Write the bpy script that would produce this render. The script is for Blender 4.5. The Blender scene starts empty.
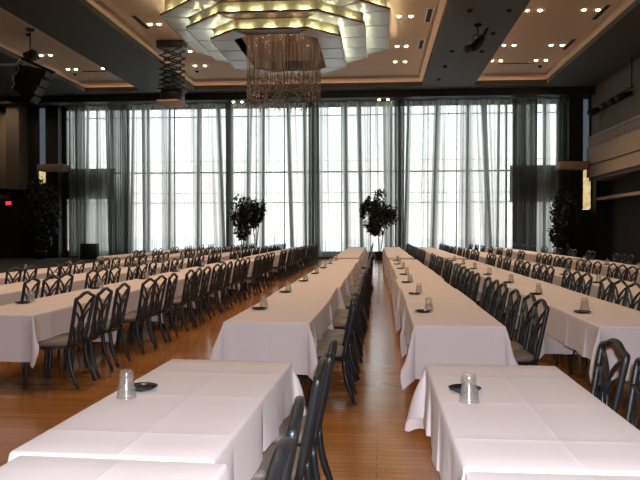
import bpy, math, random
from mathutils import Vector, noise
PI = math.pi
random.seed(7)
sc = bpy.context.scene
col = sc.collection

# ------------------------------------------------------------------ mesh helpers
class MB:
    def __init__(s):
        s.v = []; s.f = []; s.sm = []
    def add(s, vs, fs, smooth=False):
        o = len(s.v); s.v += [tuple(v) for v in vs]
        s.f += [tuple(i + o for i in f) for f in fs]; s.sm += [smooth] * len(fs)
    def box(s, x0, x1, y0, y1, z0, z1, bev=0.0):
        if bev <= 0:
            vs = [(x, y, z) for z in (z0, z1) for y in (y0, y1) for x in (x0, x1)]
            s.add(vs, [(0, 2, 3, 1), (4, 5, 7, 6), (0, 1, 5, 4), (2, 6, 7, 3), (0, 4, 6, 2), (1, 3, 7, 5)])
            return
        b = bev
        rings = []
        for (z, i) in ((z0, b), (z0 + b * .3, b * .3), (z0 + b, 0), (z1 - b, 0), (z1 - b * .3, b * .3), (z1, b)):
            rings.append([(x0 + i + b, y0 + i, z), (x1 - i - b, y0 + i, z), (x1 - i, y0 + i + b, z), (x1 - i, y1 - i - b, z),
                          (x1 - i - b, y1 - i, z), (x0 + i + b, y1 - i, z), (x0 + i, y1 - i - b, z), (x0 + i, y0 + i + b, z)])
        vs = [p for r in rings for p in r]; fs = []
        for k in range(5):
            for j in range(8):
                a = k * 8 + j; c = k * 8 + (j + 1) % 8
                fs.append((a, c, c + 8, a + 8))
        fs.append(tuple(range(7, -1, -1))); fs.append(tuple(range(40, 48)))
        s.add(vs, fs, True)
    def obox(s, c, size, ax):          # oriented box, ax = three unit vectors
        c = Vector(c); ax = [Vector(a) for a in ax]; vs = []
        for k in (-1, 1):
            for j in (-1, 1):
                for i in (-1, 1):
                    vs.append(c + ax[0] * (i * size[0] / 2) + ax[1] * (j * size[1] / 2) + ax[2] * (k * size[2] / 2))
        s.add(vs, [(0, 2, 3, 1), (4, 5, 7, 6), (0, 1, 5, 4), (2, 6, 7, 3), (0, 4, 6, 2), (1, 3, 7, 5)])
    def tube(s, pts, r, n=8, flat=1.0):
        pts = [Vector(p) for p in pts]; m = len(pts)
        rr = r if isinstance(r, (list, tuple)) else [r] * m
        t0 = (pts[1] - pts[0]).normalized()
        up = Vector((0, 0, 1)) if abs(t0.z) < .9 else Vector((0, 1, 0))
        u = t0.cross(up).normalized(); vs = []
        for i, p in enumerate(pts):
            if i == 0: t = pts[1] - pts[0]
            elif i == m - 1: t = pts[-1] - pts[-2]
            else: t = (pts[i + 1] - p).normalized() + (p - pts[i - 1]).normalized()
            t.normalize()
            u = (u - t * u.dot(t)).normalized(); w = t.cross(u)
            for k in range(n):
                a = 2 * PI * k / n
                vs.append(p + u * (math.cos(a) * rr[i]) + w * (math.sin(a) * rr[i] * flat))
        fs = []
        for i in range(m - 1):
            for k in range(n):
                k2 = (k + 1) % n
                fs.append((i * n + k, i * n + k2, (i + 1) * n + k2, (i + 1) * n + k))
        fs.append(tuple(range(n - 1, -1, -1))); fs.append(tuple((m - 1) * n + k for k in range(n)))
        s.add(vs, fs, True)
    def lathe(s, prof, n=24, c=(0, 0, 0), cap=True):
        vs = []; fs = []
        for (r, z) in prof:
            for k in range(n):
                a = 2 * PI * k / n
                vs.append((c[0] + r * math.cos(a), c[1] + r * math.sin(a), c[2] + z))
        for i in range(len(prof) - 1):
            for k in range(n):
                k2 = (k + 1) % n
                fs.append((i * n + k, i * n + k2, (i + 1) * n + k2, (i + 1) * n + k))
        if cap:
            fs.append(tuple(range(n - 1, -1, -1))); fs.append(tuple((len(prof) - 1) * n + k for k in range(n)))
        s.add(vs, fs, True)
    def build(s, name, mat, parent=None):
        me = bpy.data.meshes.new(name); me.from_pydata(s.v, [], s.f)
        me.polygons.foreach_set('use_smooth', s.sm)
        me.materials.append(mat); me.update()
        o = bpy.data.objects.new(name, me); col.objects.link(o)
        if parent: o.parent = parent
        return o

def tag(o, label=None, cat=None, group=None, kind=None):
    if label: o['label'] = label
    if cat: o['category'] = cat
    if group: o['group'] = group
    if kind: o['kind'] = kind
    return o
def struct(o): o['kind'] = 'structure'; return o
def empty(name, loc=(0, 0, 0), rz=0.0):
    o = bpy.data.objects.new(name, None); col.objects.link(o)
    o.empty_display_size = .1; o.location = loc; o.rotation_euler = (0, 0, rz); return o
def copy_tree(src, parent=None):
    c = src.copy(); col.objects.link(c)
    if parent: c.parent = parent
    for ch in list(src.children): copy_tree(ch, c)
    return c
def smooth_path(ctrl, n=16):           # Catmull-Rom through control points
    P = [Vector(p) for p in ctrl]; P = [2 * P[0] - P[1]] + P + [2 * P[-1] - P[-2]]; out = []
    segs = len(P) - 3
    for i in range(segs):
        k = max(2, n // segs)
        for j in range(k):
            t = j / k; a, b, c, d = P[i], P[i + 1], P[i + 2], P[i + 3]
            out.append(.5 * ((2 * b) + (c - a) * t + (2 * a - 5 * b + 4 * c - d) * t * t + (3 * b - a - 3 * c + d) * t ** 3))
    out.append(P[-2]); return out
ORD = ['nearest', 'second', 'third', 'fourth', 'fifth', 'sixth', 'seventh', 'eighth', 'ninth', 'tenth', 'eleventh', 'twelfth',
       'thirteenth', 'fourteenth', 'fifteenth', 'sixteenth', 'seventeenth', 'eighteenth', 'nineteenth', 'twentieth',
       'twenty-first', 'twenty-second', 'twenty-third', 'twenty-fourth', 'twenty-fifth', 'twenty-sixth', 'twenty-seventh', 'twenty-eighth']
def nth(i): return 'first' if i == 0 else ORD[i]

# ------------------------------------------------------------------ materials
def new_mat(name):
    m = bpy.data.materials.new(name); m.use_nodes = True
    nt = m.node_tree; return m, nt, nt.nodes['Principled BSDF']
def link(nt, a, b): nt.links.new(a, b)
def mat(name, c, rough=.6, metal=0.0, vary=.08, scale=8, bump=0.0, bscale=60, spec=.5, coat=0.0, sheen=0.0):
    m, nt, p = new_mat(name)
    p.inputs['Roughness'].default_value = rough; p.inputs['Metallic'].default_value = metal
    p.inputs['Specular IOR Level'].default_value = spec; p.inputs['Coat Weight'].default_value = coat
    p.inputs['Sheen Weight'].default_value = sheen
    tc = nt.nodes.new('ShaderNodeTexCoord'); nz = nt.nodes.new('ShaderNodeTexNoise')
    nz.inputs['Scale'].default_value = scale; nz.inputs['Detail'].default_value = 4
    link(nt, tc.outputs['Object'], nz.inputs['Vector'])
    mx = nt.nodes.new('ShaderNodeMix'); mx.data_type = 'RGBA'
    mx.inputs['A'].default_value = (*[max(0, x * (1 - vary)) for x in c], 1)
    mx.inputs['B'].default_value = (*[min(1, x * (1 + vary)) for x in c], 1)
    link(nt, nz.outputs['Fac'], mx.inputs['Factor']); link(nt, mx.outputs['Result'], p.inputs['Base Color'])
    if bump > 0:
        n2 = nt.nodes.new('ShaderNodeTexNoise'); n2.inputs['Scale'].default_value = bscale
        link(nt, tc.outputs['Object'], n2.inputs['Vector'])
        b = nt.nodes.new('ShaderNodeBump'); b.inputs['Strength'].default_value = bump; b.inputs['Distance'].default_value = .01
        link(nt, n2.outputs['Fac'], b.inputs['Height']); link(nt, b.outputs['Normal'], p.inputs['Normal'])
    return m
def emit(name, c, s):
    m, nt, p = new_mat(name)
    p.inputs['Base Color'].default_value = (*c, 1); p.inputs['Emission Color'].default_value = (*c, 1)
    p.inputs['Emission Strength'].default_value = s; return m

M = {}
M['cloth'] = mat('white_linen', (.78, .705, .715), .85, vary=.02, scale=5, bump=.12, bscale=300, spec=.15, sheen=.15)
M['metal'] = mat('dark_grey_chair_metal', (.024, .027, .030), .38, metal=.35, vary=.25, scale=30, bump=.1, bscale=200, spec=.6)
M['seat'] = mat('taupe_vinyl', (.19, .16, .138), .5, vary=.1, scale=12, bump=.15, bscale=250)
M['tabletop'] = mat('brown_laminate', (.16, .10, .06), .5, vary=.2)
M['table_leg'] = mat('black_steel', (.02, .02, .022), .35, metal=.6)
M['dish'] = mat('black_glazed_plastic', (.008, .012, .022), .22, vary=.1)
M['dark_wall'] = mat('charcoal_wall_paint', (.016, .017, .017), .8, vary=.25, scale=1.5)
M['side_wall'] = mat('dark_brown_panelling', (.024, .02, .018), .7, vary=.3, scale=1.2)
M['column'] = mat('grey_plaster', (.16, .14, .12), .8, vary=.12, scale=2)
M['beige'] = mat('beige_panel', (.42, .32, .24), .8, vary=.06, scale=2)
M['ceiling'] = mat('cream_plaster', (.56, .44, .33), .9, vary=.05, scale=1.5)
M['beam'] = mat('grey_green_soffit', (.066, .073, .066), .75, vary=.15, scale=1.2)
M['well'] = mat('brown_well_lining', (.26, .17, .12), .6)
M['black'] = mat('matt_black', (.008, .008, .009), .6, vary=.2)
M['black_gloss'] = mat('black_powder_coat', (.014, .015, .017), .4, vary=.2)
M['frame'] = mat('dark_window_frame', (.02, .022, .022), .5)
M['bronze'] = mat('bronze_lip', (.10, .055, .035), .4, metal=.5, vary=.2)
M['gold'] = mat('brushed_gold_leaf', (.82, .76, .48), .55, metal=.1, vary=.35, scale=6)
M['panel'] = mat('frosted_glass_panel', (.47, .57, .60), .28, vary=.14, scale=3, bump=.1, bscale=20)
M['white_trim'] = mat('white_trim', (.75, .74, .70), .5)
M['foliage'] = mat('ficus_leaf', (.018, .024, .016), .55, vary=.5, scale=10)
M['bark'] = mat('bark', (.06, .045, .03), .8, vary=.3, scale=20)
M['pot'] = mat('dark_pot', (.03, .026, .024), .4, vary=.2)
M['amber'] = emit('amber_backlit_glass', (.75, .55, .22), 1.0)
M['bulb'] = emit('warm_bulb', (1.0, .76, .46), 30)
M['cove_lamp'] = emit('cove_lamp', (1.0, .88, .56), 95)
M['red'] = emit('red_sign', (1.0, .04, .04), 1.2)
M['terrace'] = mat('pale_terrace_stone', (.86, .83, .80), .8, vary=.08, scale=1)
M['facade'] = mat('pale_facade', (.66, .50, .42), .85, vary=.08, scale=.4)
M['rail'] = mat('brushed_rail', (.55, .53, .48), .4, metal=.2)
M['pink_board'] = mat('tan_board', (.50, .36, .28), .7)
M['chrome'] = mat('worn_chrome', (.5, .5, .5), .3, metal=.9)
M['slot'] = mat('slot_black', (.006, .006, .006), .8)

# amber panel: mottled glow
def amber():
    m = M['amber']; nt = m.node_tree; p = nt.nodes['Principled BSDF']
    tc = nt.nodes.new('ShaderNodeTexCoord'); nz = nt.nodes.new('ShaderNodeTexNoise'); nz.inputs['Scale'].default_value = 5
    nz.inputs['Detail'].default_value = 5
    r = nt.nodes.new('ShaderNodeValToRGB'); r.color_ramp.elements[0].position = .35; r.color_ramp.elements[1].position = .65
    r.color_ramp.elements[0].color = (.50, .36, .12, 1); r.color_ramp.elements[1].color = (.85, .68, .33, 1)
    link(nt, tc.outputs['Object'], nz.inputs['Vector']); link(nt, nz.outputs['Fac'], r.inputs['Fac'])
    p.inputs['Emission Strength'].default_value = .95
    link(nt, r.outputs['Color'], p.inputs['Emission Color']); link(nt, r.outputs['Color'], p.inputs['Base Color'])
amber()

# floor: narrow glossy boards running across the room
def floor_mat():
    m, nt, p = new_mat('polished_maple_boards')
    tc = nt.nodes.new('ShaderNodeTexCoord')
    br = nt.nodes.new('ShaderNodeTexBrick'); br.inputs['Scale'].default_value = 1
    br.inputs['Brick Width'].default_value = 1.3; br.inputs['Row Height'].default_value = .085
    br.inputs['Mortar Size'].default_value = .0016; br.inputs['Mortar Smooth'].default_value = .3
    br.inputs['Color1'].default_value = (.50, .230, .072, 1); br.inputs['Color2'].default_value = (.40, .172, .050, 1)
    br.inputs['Mortar'].default_value = (.16, .06, .02, 1); br.inputs['Bias'].default_value = -.1
    link(nt, tc.outputs['Object'], br.inputs['Vector'])
    mp = nt.nodes.new('ShaderNodeMapping'); mp.inputs['Scale'].default_value = (1.2, 28, 1)
    nz = nt.nodes.new('ShaderNodeTexNoise'); nz.inputs['Scale'].default_value = 1.5; nz.inputs['Detail'].default_value = 5
    link(nt, tc.outputs['Object'], mp.inputs['Vector']); link(nt, mp.outputs['Vector'], nz.inputs['Vector'])
    mx = nt.nodes.new('ShaderNodeMix'); mx.data_type = 'RGBA'; mx.blend_type = 'MULTIPLY'; mx.inputs['Factor'].default_value = .55
    rp = nt.nodes.new('ShaderNodeValToRGB'); rp.color_ramp.elements[0].color = (.55, .5, .45, 1); rp.color_ramp.elements[1].color = (1.15, 1.1, 1.05, 1)
    link(nt, nz.outputs['Fac'], rp.inputs['Fac']); link(nt, br.outputs['Color'], mx.inputs['A']); link(nt, rp.outputs['Color'], mx.inputs['B'])
    link(nt, mx.outputs['Result'], p.inputs['Base Color'])
    p.inputs['Roughness'].default_value = .2; p.inputs['Specular IOR Level'].default_value = .6; p.inputs['Coat Weight'].default_value = .35; p.inputs['Coat Roughness'].default_value = .12
    n2 = nt.nodes.new('ShaderNodeTexNoise'); n2.inputs['Scale'].default_value = 3
    link(nt, tc.outputs['Object'], n2.inputs['Vector'])
    b = nt.nodes.new('ShaderNodeBump'); b.inputs['Strength'].default_value = .08; b.inputs['Distance'].default_value = .01
    link(nt, n2.outputs['Fac'], b.inputs['Height']); link(nt, b.outputs['Normal'], p.inputs['Normal'])
    return m
M['floor'] = floor_mat()
M['dark_floor'] = mat('dark_side_floor', (.018, .014, .012), .95, vary=.3, scale=4, bump=.3, bscale=300)  # near-black sheet laid over the floor at both sides

def curtain_mat(name, c, base):        # opacity = 1-(1-base)^layers, layers = gathered plies of cloth plus painted-in low dimming
    m = bpy.data.materials.new(name); m.use_nodes = True; nt = m.node_tree
    nt.nodes.clear(); out = nt.nodes.new('ShaderNodeOutputMaterial')
    at = nt.nodes.new('ShaderNodeAttribute'); at.attribute_name = 'layers'
    pw = nt.nodes.new('ShaderNodeMath'); pw.operation = 'POWER'; pw.inputs[0].default_value = 1 - base
    link(nt, at.outputs['Fac'], pw.inputs[1])
    tr = nt.nodes.new('ShaderNodeBsdfTransparent'); df = nt.nodes.new('ShaderNodeBsdfDiffuse'); tl = nt.nodes.new('ShaderNodeBsdfTranslucent')
    df.inputs['Color'].default_value = (*[x * .55 for x in c], 1); tl.inputs['Color'].default_value = (*[x * .9 for x in c], 1)
    m1 = nt.nodes.new('ShaderNodeMixShader'); m1.inputs['Fac'].default_value = .34
    link(nt, df.outputs[0], m1.inputs[1]); link(nt, tl.outputs[0], m1.inputs[2])
    m2 = nt.nodes.new('ShaderNodeMixShader'); link(nt, pw.outputs[0], m2.inputs['Fac'])
    link(nt, m1.outputs[0], m2.inputs[1]); link(nt, tr.outputs[0], m2.inputs[2])
    link(nt, m2.outputs[0], out.inputs['Surface']); return m
M['sheer'] = curtain_mat('sheer_voile', (.46, .48, .46), .36)
M['drape'] = curtain_mat('grey_green_voile', (.13, .145, .13), .34)

def thin_glass(name, tint, gloss, rough=.03):
    m = bpy.data.materials.new(name); m.use_nodes = True; nt = m.node_tree; nt.nodes.clear()
    out = nt.nodes.new('ShaderNodeOutputMaterial'); tr = nt.nodes.new('ShaderNodeBsdfTransparent'); tr.inputs['Color'].default_value = (*tint, 1)
    gl = nt.nodes.new('ShaderNodeBsdfGlossy'); gl.inputs['Roughness'].default_value = rough; gl.inputs['Color'].default_value = (1, 1, 1, 1)
    mx = nt.nodes.new('ShaderNodeMixShader'); mx.inputs['Fac'].default_value = gloss
    link(nt, tr.outputs[0], mx.inputs[1]); link(nt, gl.outputs[0], mx.inputs[2]); link(nt, mx.outputs[0], out.inputs['Surface']); return m
M['glass'] = thin_glass('window_glass', (.97, .98, .97), .05)
M['tinted'] = thin_glass('tinted_glass', (.17, .185, .20), .05)
M['tumbler'] = thin_glass('clear_plastic', (.90, .89, .86), .10, .2)
def cloudy(name, tint, gloss, dif, dc, rough=.2):
    m = thin_glass(name, tint, gloss, rough); nt = m.node_tree
    out = [n for n in nt.nodes if n.type == 'OUTPUT_MATERIAL'][0]; mx = [n for n in nt.nodes if n.type == 'MIX_SHADER'][0]
    d = nt.nodes.new('ShaderNodeBsdfDiffuse'); d.inputs['Color'].default_value = (*dc, 1)
    t = nt.nodes.new('ShaderNodeBsdfTranslucent'); t.inputs['Color'].default_value = (*dc, 1)
    a = nt.nodes.new('ShaderNodeMixShader'); a.inputs['Fac'].default_value = .5
    b = nt.nodes.new('ShaderNodeMixShader'); b.inputs['Fac'].default_value = dif
    link(nt, d.outputs[0], a.inputs[1]); link(nt, t.outputs[0], a.inputs[2])
    link(nt, mx.outputs[0], b.inputs[1]); link(nt, a.outputs[0], b.inputs[2]); link(nt, b.outputs[0], out.inputs['Surface']); return m
M['strand'] = cloudy('crystal_strand', (.86, .83, .80), .10, .12, (.80, .70, .60), .3)
M['bead'] = cloudy('crystal_bead', (.66, .64, .62), .5, .10, (.9, .88, .82), .08)
M['tumbler'] = cloudy('clear_plastic', (.93, .92, .90), .09, .16, (.80, .79, .76), .2)

# ------------------------------------------------------------------ room dimensions
H = 1.565
XL, XR, YB, YF = -21.7, 12.1, 37.9, -7.0
CZ, BZ, PZ = 9.32, 8.97, 8.60           # tray ceiling, beam underside, pelmet underside
def quad(name, vs, m):
    b = MB(); b.add(vs, [(0, 1, 2, 3)]); return struct(b.build(name, m))
b = MB(); b.box(XL - .3, XR + .3, YF - .3, YB + .2, -.2, 0); struct(b.build('floor', M['floor']))
b = MB(); b.box(XL, -9.4, 6, YB, 0, .006); struct(b.build('trim_18', M['dark_floor']))
b = MB(); b.box(7.6, XR, 6, YB, 0, .006); struct(b.build('trim_19', M['dark_floor']))
# ceiling with three raised trays between dark beams
b = MB(); b.box(XL - .3, XR + .3, YF - .3, YB + .3, CZ, CZ + .2); struct(b.build('ceiling', M['ceiling']))
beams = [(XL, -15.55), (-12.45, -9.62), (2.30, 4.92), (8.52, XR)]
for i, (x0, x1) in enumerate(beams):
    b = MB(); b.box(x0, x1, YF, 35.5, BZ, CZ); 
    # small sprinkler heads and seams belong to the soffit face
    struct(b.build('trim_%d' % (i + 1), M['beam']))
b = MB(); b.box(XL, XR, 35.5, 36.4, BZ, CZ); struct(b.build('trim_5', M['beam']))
b = MB(); b.box(XL, XR, 36.4, YB, PZ, CZ); struct(b.build('trim_6', M['black']))
# cream crown step round the tray edges at the far end
b = MB()
for x0, x1 in ((-15.55, -12.45), (-9.62, 2.30), (4.92, 8.52)):
    b.box(x0, x1, 34.6, 35.5, CZ - .13, CZ)
    b.box(x0, x0 + .22, YF, 34.6, CZ - .13, CZ); b.box(x1 - .22, x1, YF, 34.6, CZ - .13, CZ)
struct(b.build('trim_7', M['ceiling']))
# walls
b = MB(); b.box(XL - .3, XL, YF - .3, YB + .3, 0, CZ); struct(b.build('wall_left', M['side_wall']))
b = MB(); b.box(XR, XR + .3, YF - .3, YB + .3, 0, CZ); struct(b.build('wall_right', M['side_wall']))
b = MB(); b.box(XL, XR, YF - .3, YF, 0, CZ); struct(b.build('wall_near', M['dark_wall']))
OX0, OX1, OZ0, OZ1 = -17.75, 9.70, .30, 8.50
b = MB()
y0, y1 = YB, YB + .25
b.box(XL, -19.42, y0, y1, 0, CZ); b.box(-19.42, -18.78, y0, y1, 0, 4.25); b.box(-19.42, -18.78, y0, y1, 8.6, CZ)
b.box(-18.78, OX0, y0, y1, 0, CZ)
b.box(OX0, OX1, y0, y1, 0, OZ0); b.box(OX0, OX1, y0, y1, OZ1, CZ)
b.box(OX1, 10.98, y0, y1, 0, CZ); b.box(10.98, 11.42, y0, y1, 0, 2.7); b.box(10.98, 11.42, y0, y1, 8.7, CZ)
b.box(11.42, XR, y0, y1, 0, CZ)
struct(b.build('wall_back', M['dark_wall']))
# solid spandrels at both ends of the window wall (edge of the gallery floor)
b = MB(); b.box(-17.75, -15.0, YB + .02, YB + .22, 3.35, 5.1); struct(b.build('trim_8', M['dark_wall']))
b = MB(); b.box(7.2, 9.70, YB + .02, YB + .22, 3.1, 5.1); struct(b.build('trim_9', M['dark_wall']))
b = MB(); b.box(XL, XR, YB - .12, YB, 0, .26); struct(b.build('baseboard_back', M['frame']))

# windows : bays between structural posts
posts = [-17.75, -14.1, -12.95, -8.35, -3.55, 1.22, 5.9, 7.0, 9.70]
wn = 1
for i in range(len(posts) - 1):
    a, c = posts[i], posts[i + 1]
    b = MB()
    yy0, yy1 = YB + .03, YB + .17
    wv = .09
    b.box(a - .05, a + .05, yy0, yy1, OZ0, OZ1); b.box(c - .05, c + .05, yy0, yy1, OZ0, OZ1)
    n = max(1, round((c - a) / 1.6))
    for k in range(1, n):
        x = a + (c - a) * k / n; b.box(x - .025, x + .025, yy0, yy1, OZ0, OZ1)
    for z, t in ((OZ0 + .05, .10), (3.12, .045), (3.66, .025), (4.82, .075), (5.45, .015), (7.95, .04), (OZ1 - .05, .1)):
        b.box(a, c, yy0, yy1, z - t / 2, z + t / 2)
    fr = struct(b.build('window_%d' % wn, M['frame']))
    g = MB(); g.box(a, c, YB + .10, YB + .106, OZ0, OZ1); g.build('glass_pane', M['glass'], fr)
    wn += 1
for x0, x1, z0, z1 in ((-19.42, -18.78, 5.30, 8.6), (10.98, 11.42, 5.22, 8.7)):
    b = MB(); b.box(x0, x1, YB + .03, YB + .17, z0 - .08, z0); b.box(x0, x0 + .05, YB + .03, YB + .17, z0, z1); b.box(x1 - .05, x1, YB + .03, YB + .17, z0, z1)
    fr = struct(b.build('window_%d' % wn, M['frame']))
    g = MB(); g.box(x0, x1, YB + .10, YB + .106, z0, z1); g.build('glass_pane', M['tinted'], fr); wn += 1

# outside: terrace and a pale building across
b = MB(); b.box(-60, 60, YB + .3, 130, -.3, -.05); struct(b.build('ground', M['terrace']))

# dark posts on the back wall, beside the slit windows
for i, (x0, x1, dd) in enumerate(((-18.70, -17.95, .5), (10.15, 10.85, .5), (11.5, XR, .7))):
    b = MB(); b.box(x0, x1, YB - dd, YB, 0, PZ); struct(b.build('trim_%d' % (10 + i), M['dark_wall']))
b = MB(); b.box(-20.75, -20.0, YB - 1.0, YB, 3.9, PZ); struct(b.build('trim_13', M['column']))
b = MB(); b.box(XL, -20.0, YB - 1.0, YB, 0, 3.35); struct(b.build('trim_14', M['side_wall']))

# amber lit panels below the slit windows
for lab, x0, x1, z0, z1 in (('tall narrow amber backlit panel on the far wall at left', -19.3, -18.8, 4.27, 5.25),
                            ('tall narrow amber backlit panel on the far wall at right', 11.0, 11.42, 2.72, 5.18)):
    r = empty('wall_lamp', ((x0 + x1) / 2, YB, z0)); tag(r, lab, 'wall lamp', 'amber wall panels')
    w = (x1 - x0) / 2; h = z1 - z0
    b = MB(); b.box(-w, w, -.05, .2, 0, h); b.build('lamp_housing', M['frame'], r)
    b = MB(); b.box(-w + .02, w - .02, -.09, -.05, .02, h - .02, .008); b.build('lamp_shade', M['amber'], r)

# short cream gallery ends beside the curtains
for lab, x0, x1, z0, z1 in (('cream ledge block at the left end of the curtains', -18.7, -17.2, 4.86, 5.22),
                            ('cream ledge block at the right end of the curtains', 9.45, 10.9, 4.75, 5.15)):
    b = MB(); b.box(x0, x1, YB - 1.5, YB - .52, z0, z1, .02)
    o = b.build('gallery_ledge', M['beige']); tag(o, lab, 'ledge', 'gallery ledges')

# side galleries (balconies)
def gallery(side, Y0, Y1):
    r = empty('gallery_balcony', (0, Y0, 0))
    xw = XR if side > 0 else XL
    x = lambda d: xw - side * d
    f = MB(); xa, xb = sorted((x(1.0), x(1.12)))
    f.box(xa, xb, 0, Y1 - Y0, 4.33, 5.85)
    f.build('parapet', M['beige'], r)
    f = MB(); xa, xb = sorted((x(1.0), x(1.16))); f.box(xa, xb, 0, Y1 - Y0, 4.92, 4.96); f.build('trim_line', M['side_wall'], r)
    f = MB(); xa, xb = sorted((x(.0), x(1.0))); f.box(xa, xb, 0, Y1 - Y0, 4.15, 4.33); f.build('floor_slab', M['column'], r)
    # scroll railing
    f = MB(); n = int((Y1 - Y0) / .32)
    f.tube([(x(1.06), 0, 6.42), (x(1.06), Y1 - Y0, 6.42)], .03, 6)
    for k in range(n):
        yc = .16 + k * .32
        pts = [(x(1.06), yc + .13 * math.cos(2 * PI * t / 10), 6.13 + .25 * math.sin(2 * PI * t / 10)) for t in range(11)]
        f.tube(pts, .014, 5)
        f.tube([(x(1.06), yc - .16, 5.85), (x(1.06), yc, 6.13), (x(1.06), yc + .16, 6.42)], .012, 5)
        f.tube([(x(1.06), yc + .16, 5.85), (x(1.06), yc, 6.13), (x(1.06), yc - .16, 6.42)], .012, 5)
    f.build('railing', M['rail'], r)
    return r
g = gallery(1, 22.0, 37.1); tag(g, 'beige fronted gallery with scroll railing along the right wall', 'balcony')
b = MB(); b.box(XR - .9, XR - .02, 22.0, 37.1, 6.0, BZ); o = struct(b.build('trim_15', M['column']))
b = MB(); b.box(XR - .6, XR, 22, 37.1, 3.15, 3.3); struct(b.build('trim_16', M['beige']))
# left: large beige screen panel on the left wall
b = MB(); b.box(-21.68, -20.88, 37.5, 37.85, 3.95, 8.35, .02); o = b.build('projection_screen', M['beige'])
tag(o, 'large blank beige screen panel high at the left edge', 'screen')
b = MB(); b.box(XL, -20.9, 36.9, 37.6, 3.35, 3.6); struct(b.build('trim_17', M['column']))
r = empty('exit_sign', (-20.55, 36.8, 2.95)); tag(r, 'small red glowing exit sign at the far left', 'sign')
b = MB(); b.box(-.19, .19, -.02, .06, 0, .28, .01); b.build('sign_box', M['black_gloss'], r)
b = MB(); b.box(-.16, .16, -.03, -.02, .04, .24); b.build('sign_face', M['red'], r)

# ------------------------------------------------------------------ curtains
BUNCH = [(139, 140, 1.4, 9), (143, 143, 2.5, 2.0), (160, 162, 4.0, 2.2), (182, 186, 1.2, 1.2), (197, 196, 1.3, 8), (216, 222, 1.4, 8), (260, 260, 3.0, 2.2), (250, 246, 1.3, 7), (288, 292, 1.4, 10), (304, 305, 2, 3), (321, 321, 1.5, 3),
         (345, 347, 1.6, 10), (358, 362, 1.2, 9), (368, 370, 3.5, 1.8), (384, 386, 1.3, 8), (389, 390, 3, 4), (408, 406, 2, 3), (437, 433, 3, 5), (467, 468, 5, 2.6), (481, 488, 1.8, 10), (492, 492, 2.5, 1.5), (72, 72, 5, 2), (90, 91, 1, 1.5), (96, 97, 1, 1.5), (538, 540, 1.2, 2), (544, 545, 2, 2)]
def px2x(px): return (px - 377) * 37.3 / 685.0
def curtain(name, xt0, xt1, xb0, xb1, Y, z0, z1, m, pleats, lay, edge, seed, amp=.05, low=0.0):
    rnd = random.Random(seed); n = max(24, pleats * 8); rows = 26
    ph = [rnd.uniform(0, 6.28) for _ in range(6)]
    kk = [rnd.uniform(.6, 1.4) for _ in range(6)]
    vs = []; la = []; fs = []
    drift = rnd.uniform(-1, 1); eL, eR = rnd.uniform(.3, 2.4), rnd.uniform(.3, 2.4)
    for j in range(rows + 1):
        v = j / rows; z = z0 + (z1 - z0) * v
        for i in range(n + 1):
            u = i / n
            x = (xb0 + (xb1 - xb0) * u) * (1 - v) + (xt0 + (xt1 - xt0) * u) * v
            w = pleats * 2 * PI * (u + .02 * math.sin(3 * u * 6.28 * kk[0] + ph[0]) + drift * .018 * (1 - v) * math.sin(PI * u))
            y = amp * math.sin(w) * (.6 + .4 * (1 - v)) + .03 * math.sin(w * .37 + ph[1])
            vs.append((x, Y + y, z))
            bn = 0.0
            for bt, bb, sg, ly in BUNCH:
                xc = px2x(bb + (bt - bb) * v); dd = abs(x - xc) / (sg * .0545)
                if dd < 3: bn += ly * math.exp(-dd * dd)
            # gathered plies: fold flanks, slow bunches and the bunched side hems
            fl = abs(math.cos(w)) ** 6
            slow = max(0, math.sin(u * 9 * kk[2] + ph[2] + v * 1.3)) ** 3
            d = min(u, 1 - u) * abs(xt1 - xt0)
            hem = math.exp(-(d / .065) ** 2) * edge * (1.0 - .6 * v ** 2) + (eL if u < .5 else eR) * math.exp(-(d / .38) ** 2) * (.45 + .55 * (1 - v))
            hem += bn * (1 if m is M['sheer'] else 0)
            hem += low * max(0.0, min(1.0, (4.6 - z) / 1.6))  # added opacity low down imitates the dimmer outside, not more cloth
            top = 2.0 if v > .985 else 0
            cr = .5 + .5 * math.sin(w * 1.7 + ph[3] + 2.5 * v * drift)
            la.append(lay * (.46 + 1.5 * fl * cr + 1.2 * slow * (.5 + .5 * math.sin(w * .5 + ph[4]))) + hem + top)
    for j in range(rows):
        for i in range(n):
            a = j * (n + 1) + i; fs.append((a, a + 1, a + n + 2, a + n + 1))
    me = bpy.data.meshes.new(name); me.from_pydata(vs, [], fs)
    me.polygons.foreach_set('use_smooth', [True] * len(fs))
    at = me.attributes.new('layers', 'FLOAT', 'POINT'); at.data.foreach_set('value', la)
    me.materials.append(m); o = bpy.data.objects.new(name, me); col.objects.link(o); return o
CB = [(61, 61), (80, 77), (100, 103), (128, 125), (138, 139), (166, 165), (196, 195), (217, 223), (230, 230), (247, 246), (263, 262),
      (287, 293), (304, 306), (318, 319), (346, 347), (360, 362), (391, 391), (408, 404), (436, 432), (466, 465), (480, 489), (496, 495),
      (512, 512), (540, 540), (557, 557)]
for i in range(len(CB) - 1):
    (t0, b0), (t1, b1) = CB[i], CB[i + 1]
    o = .06
    c = curtain('sheer_curtain', px2x(t0) - o, px2x(t1) + o, px2x(b0) - o, px2x(b1) + o, 37.35 + (.09 if i % 2 else -.09), .12, PZ - .02,
                M['sheer'], max(3, int((t1 - t0) / 3.4)), 2.05, 17.0, 40 + i, low=(3.6 if i < 3 or i == 22 else (2.0 if i == 23 else 0)))
    tag(c, 'pale sheer curtain panel on the window wall, %s from the left' % nth(i), 'curtain', 'sheer curtain panels')
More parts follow.
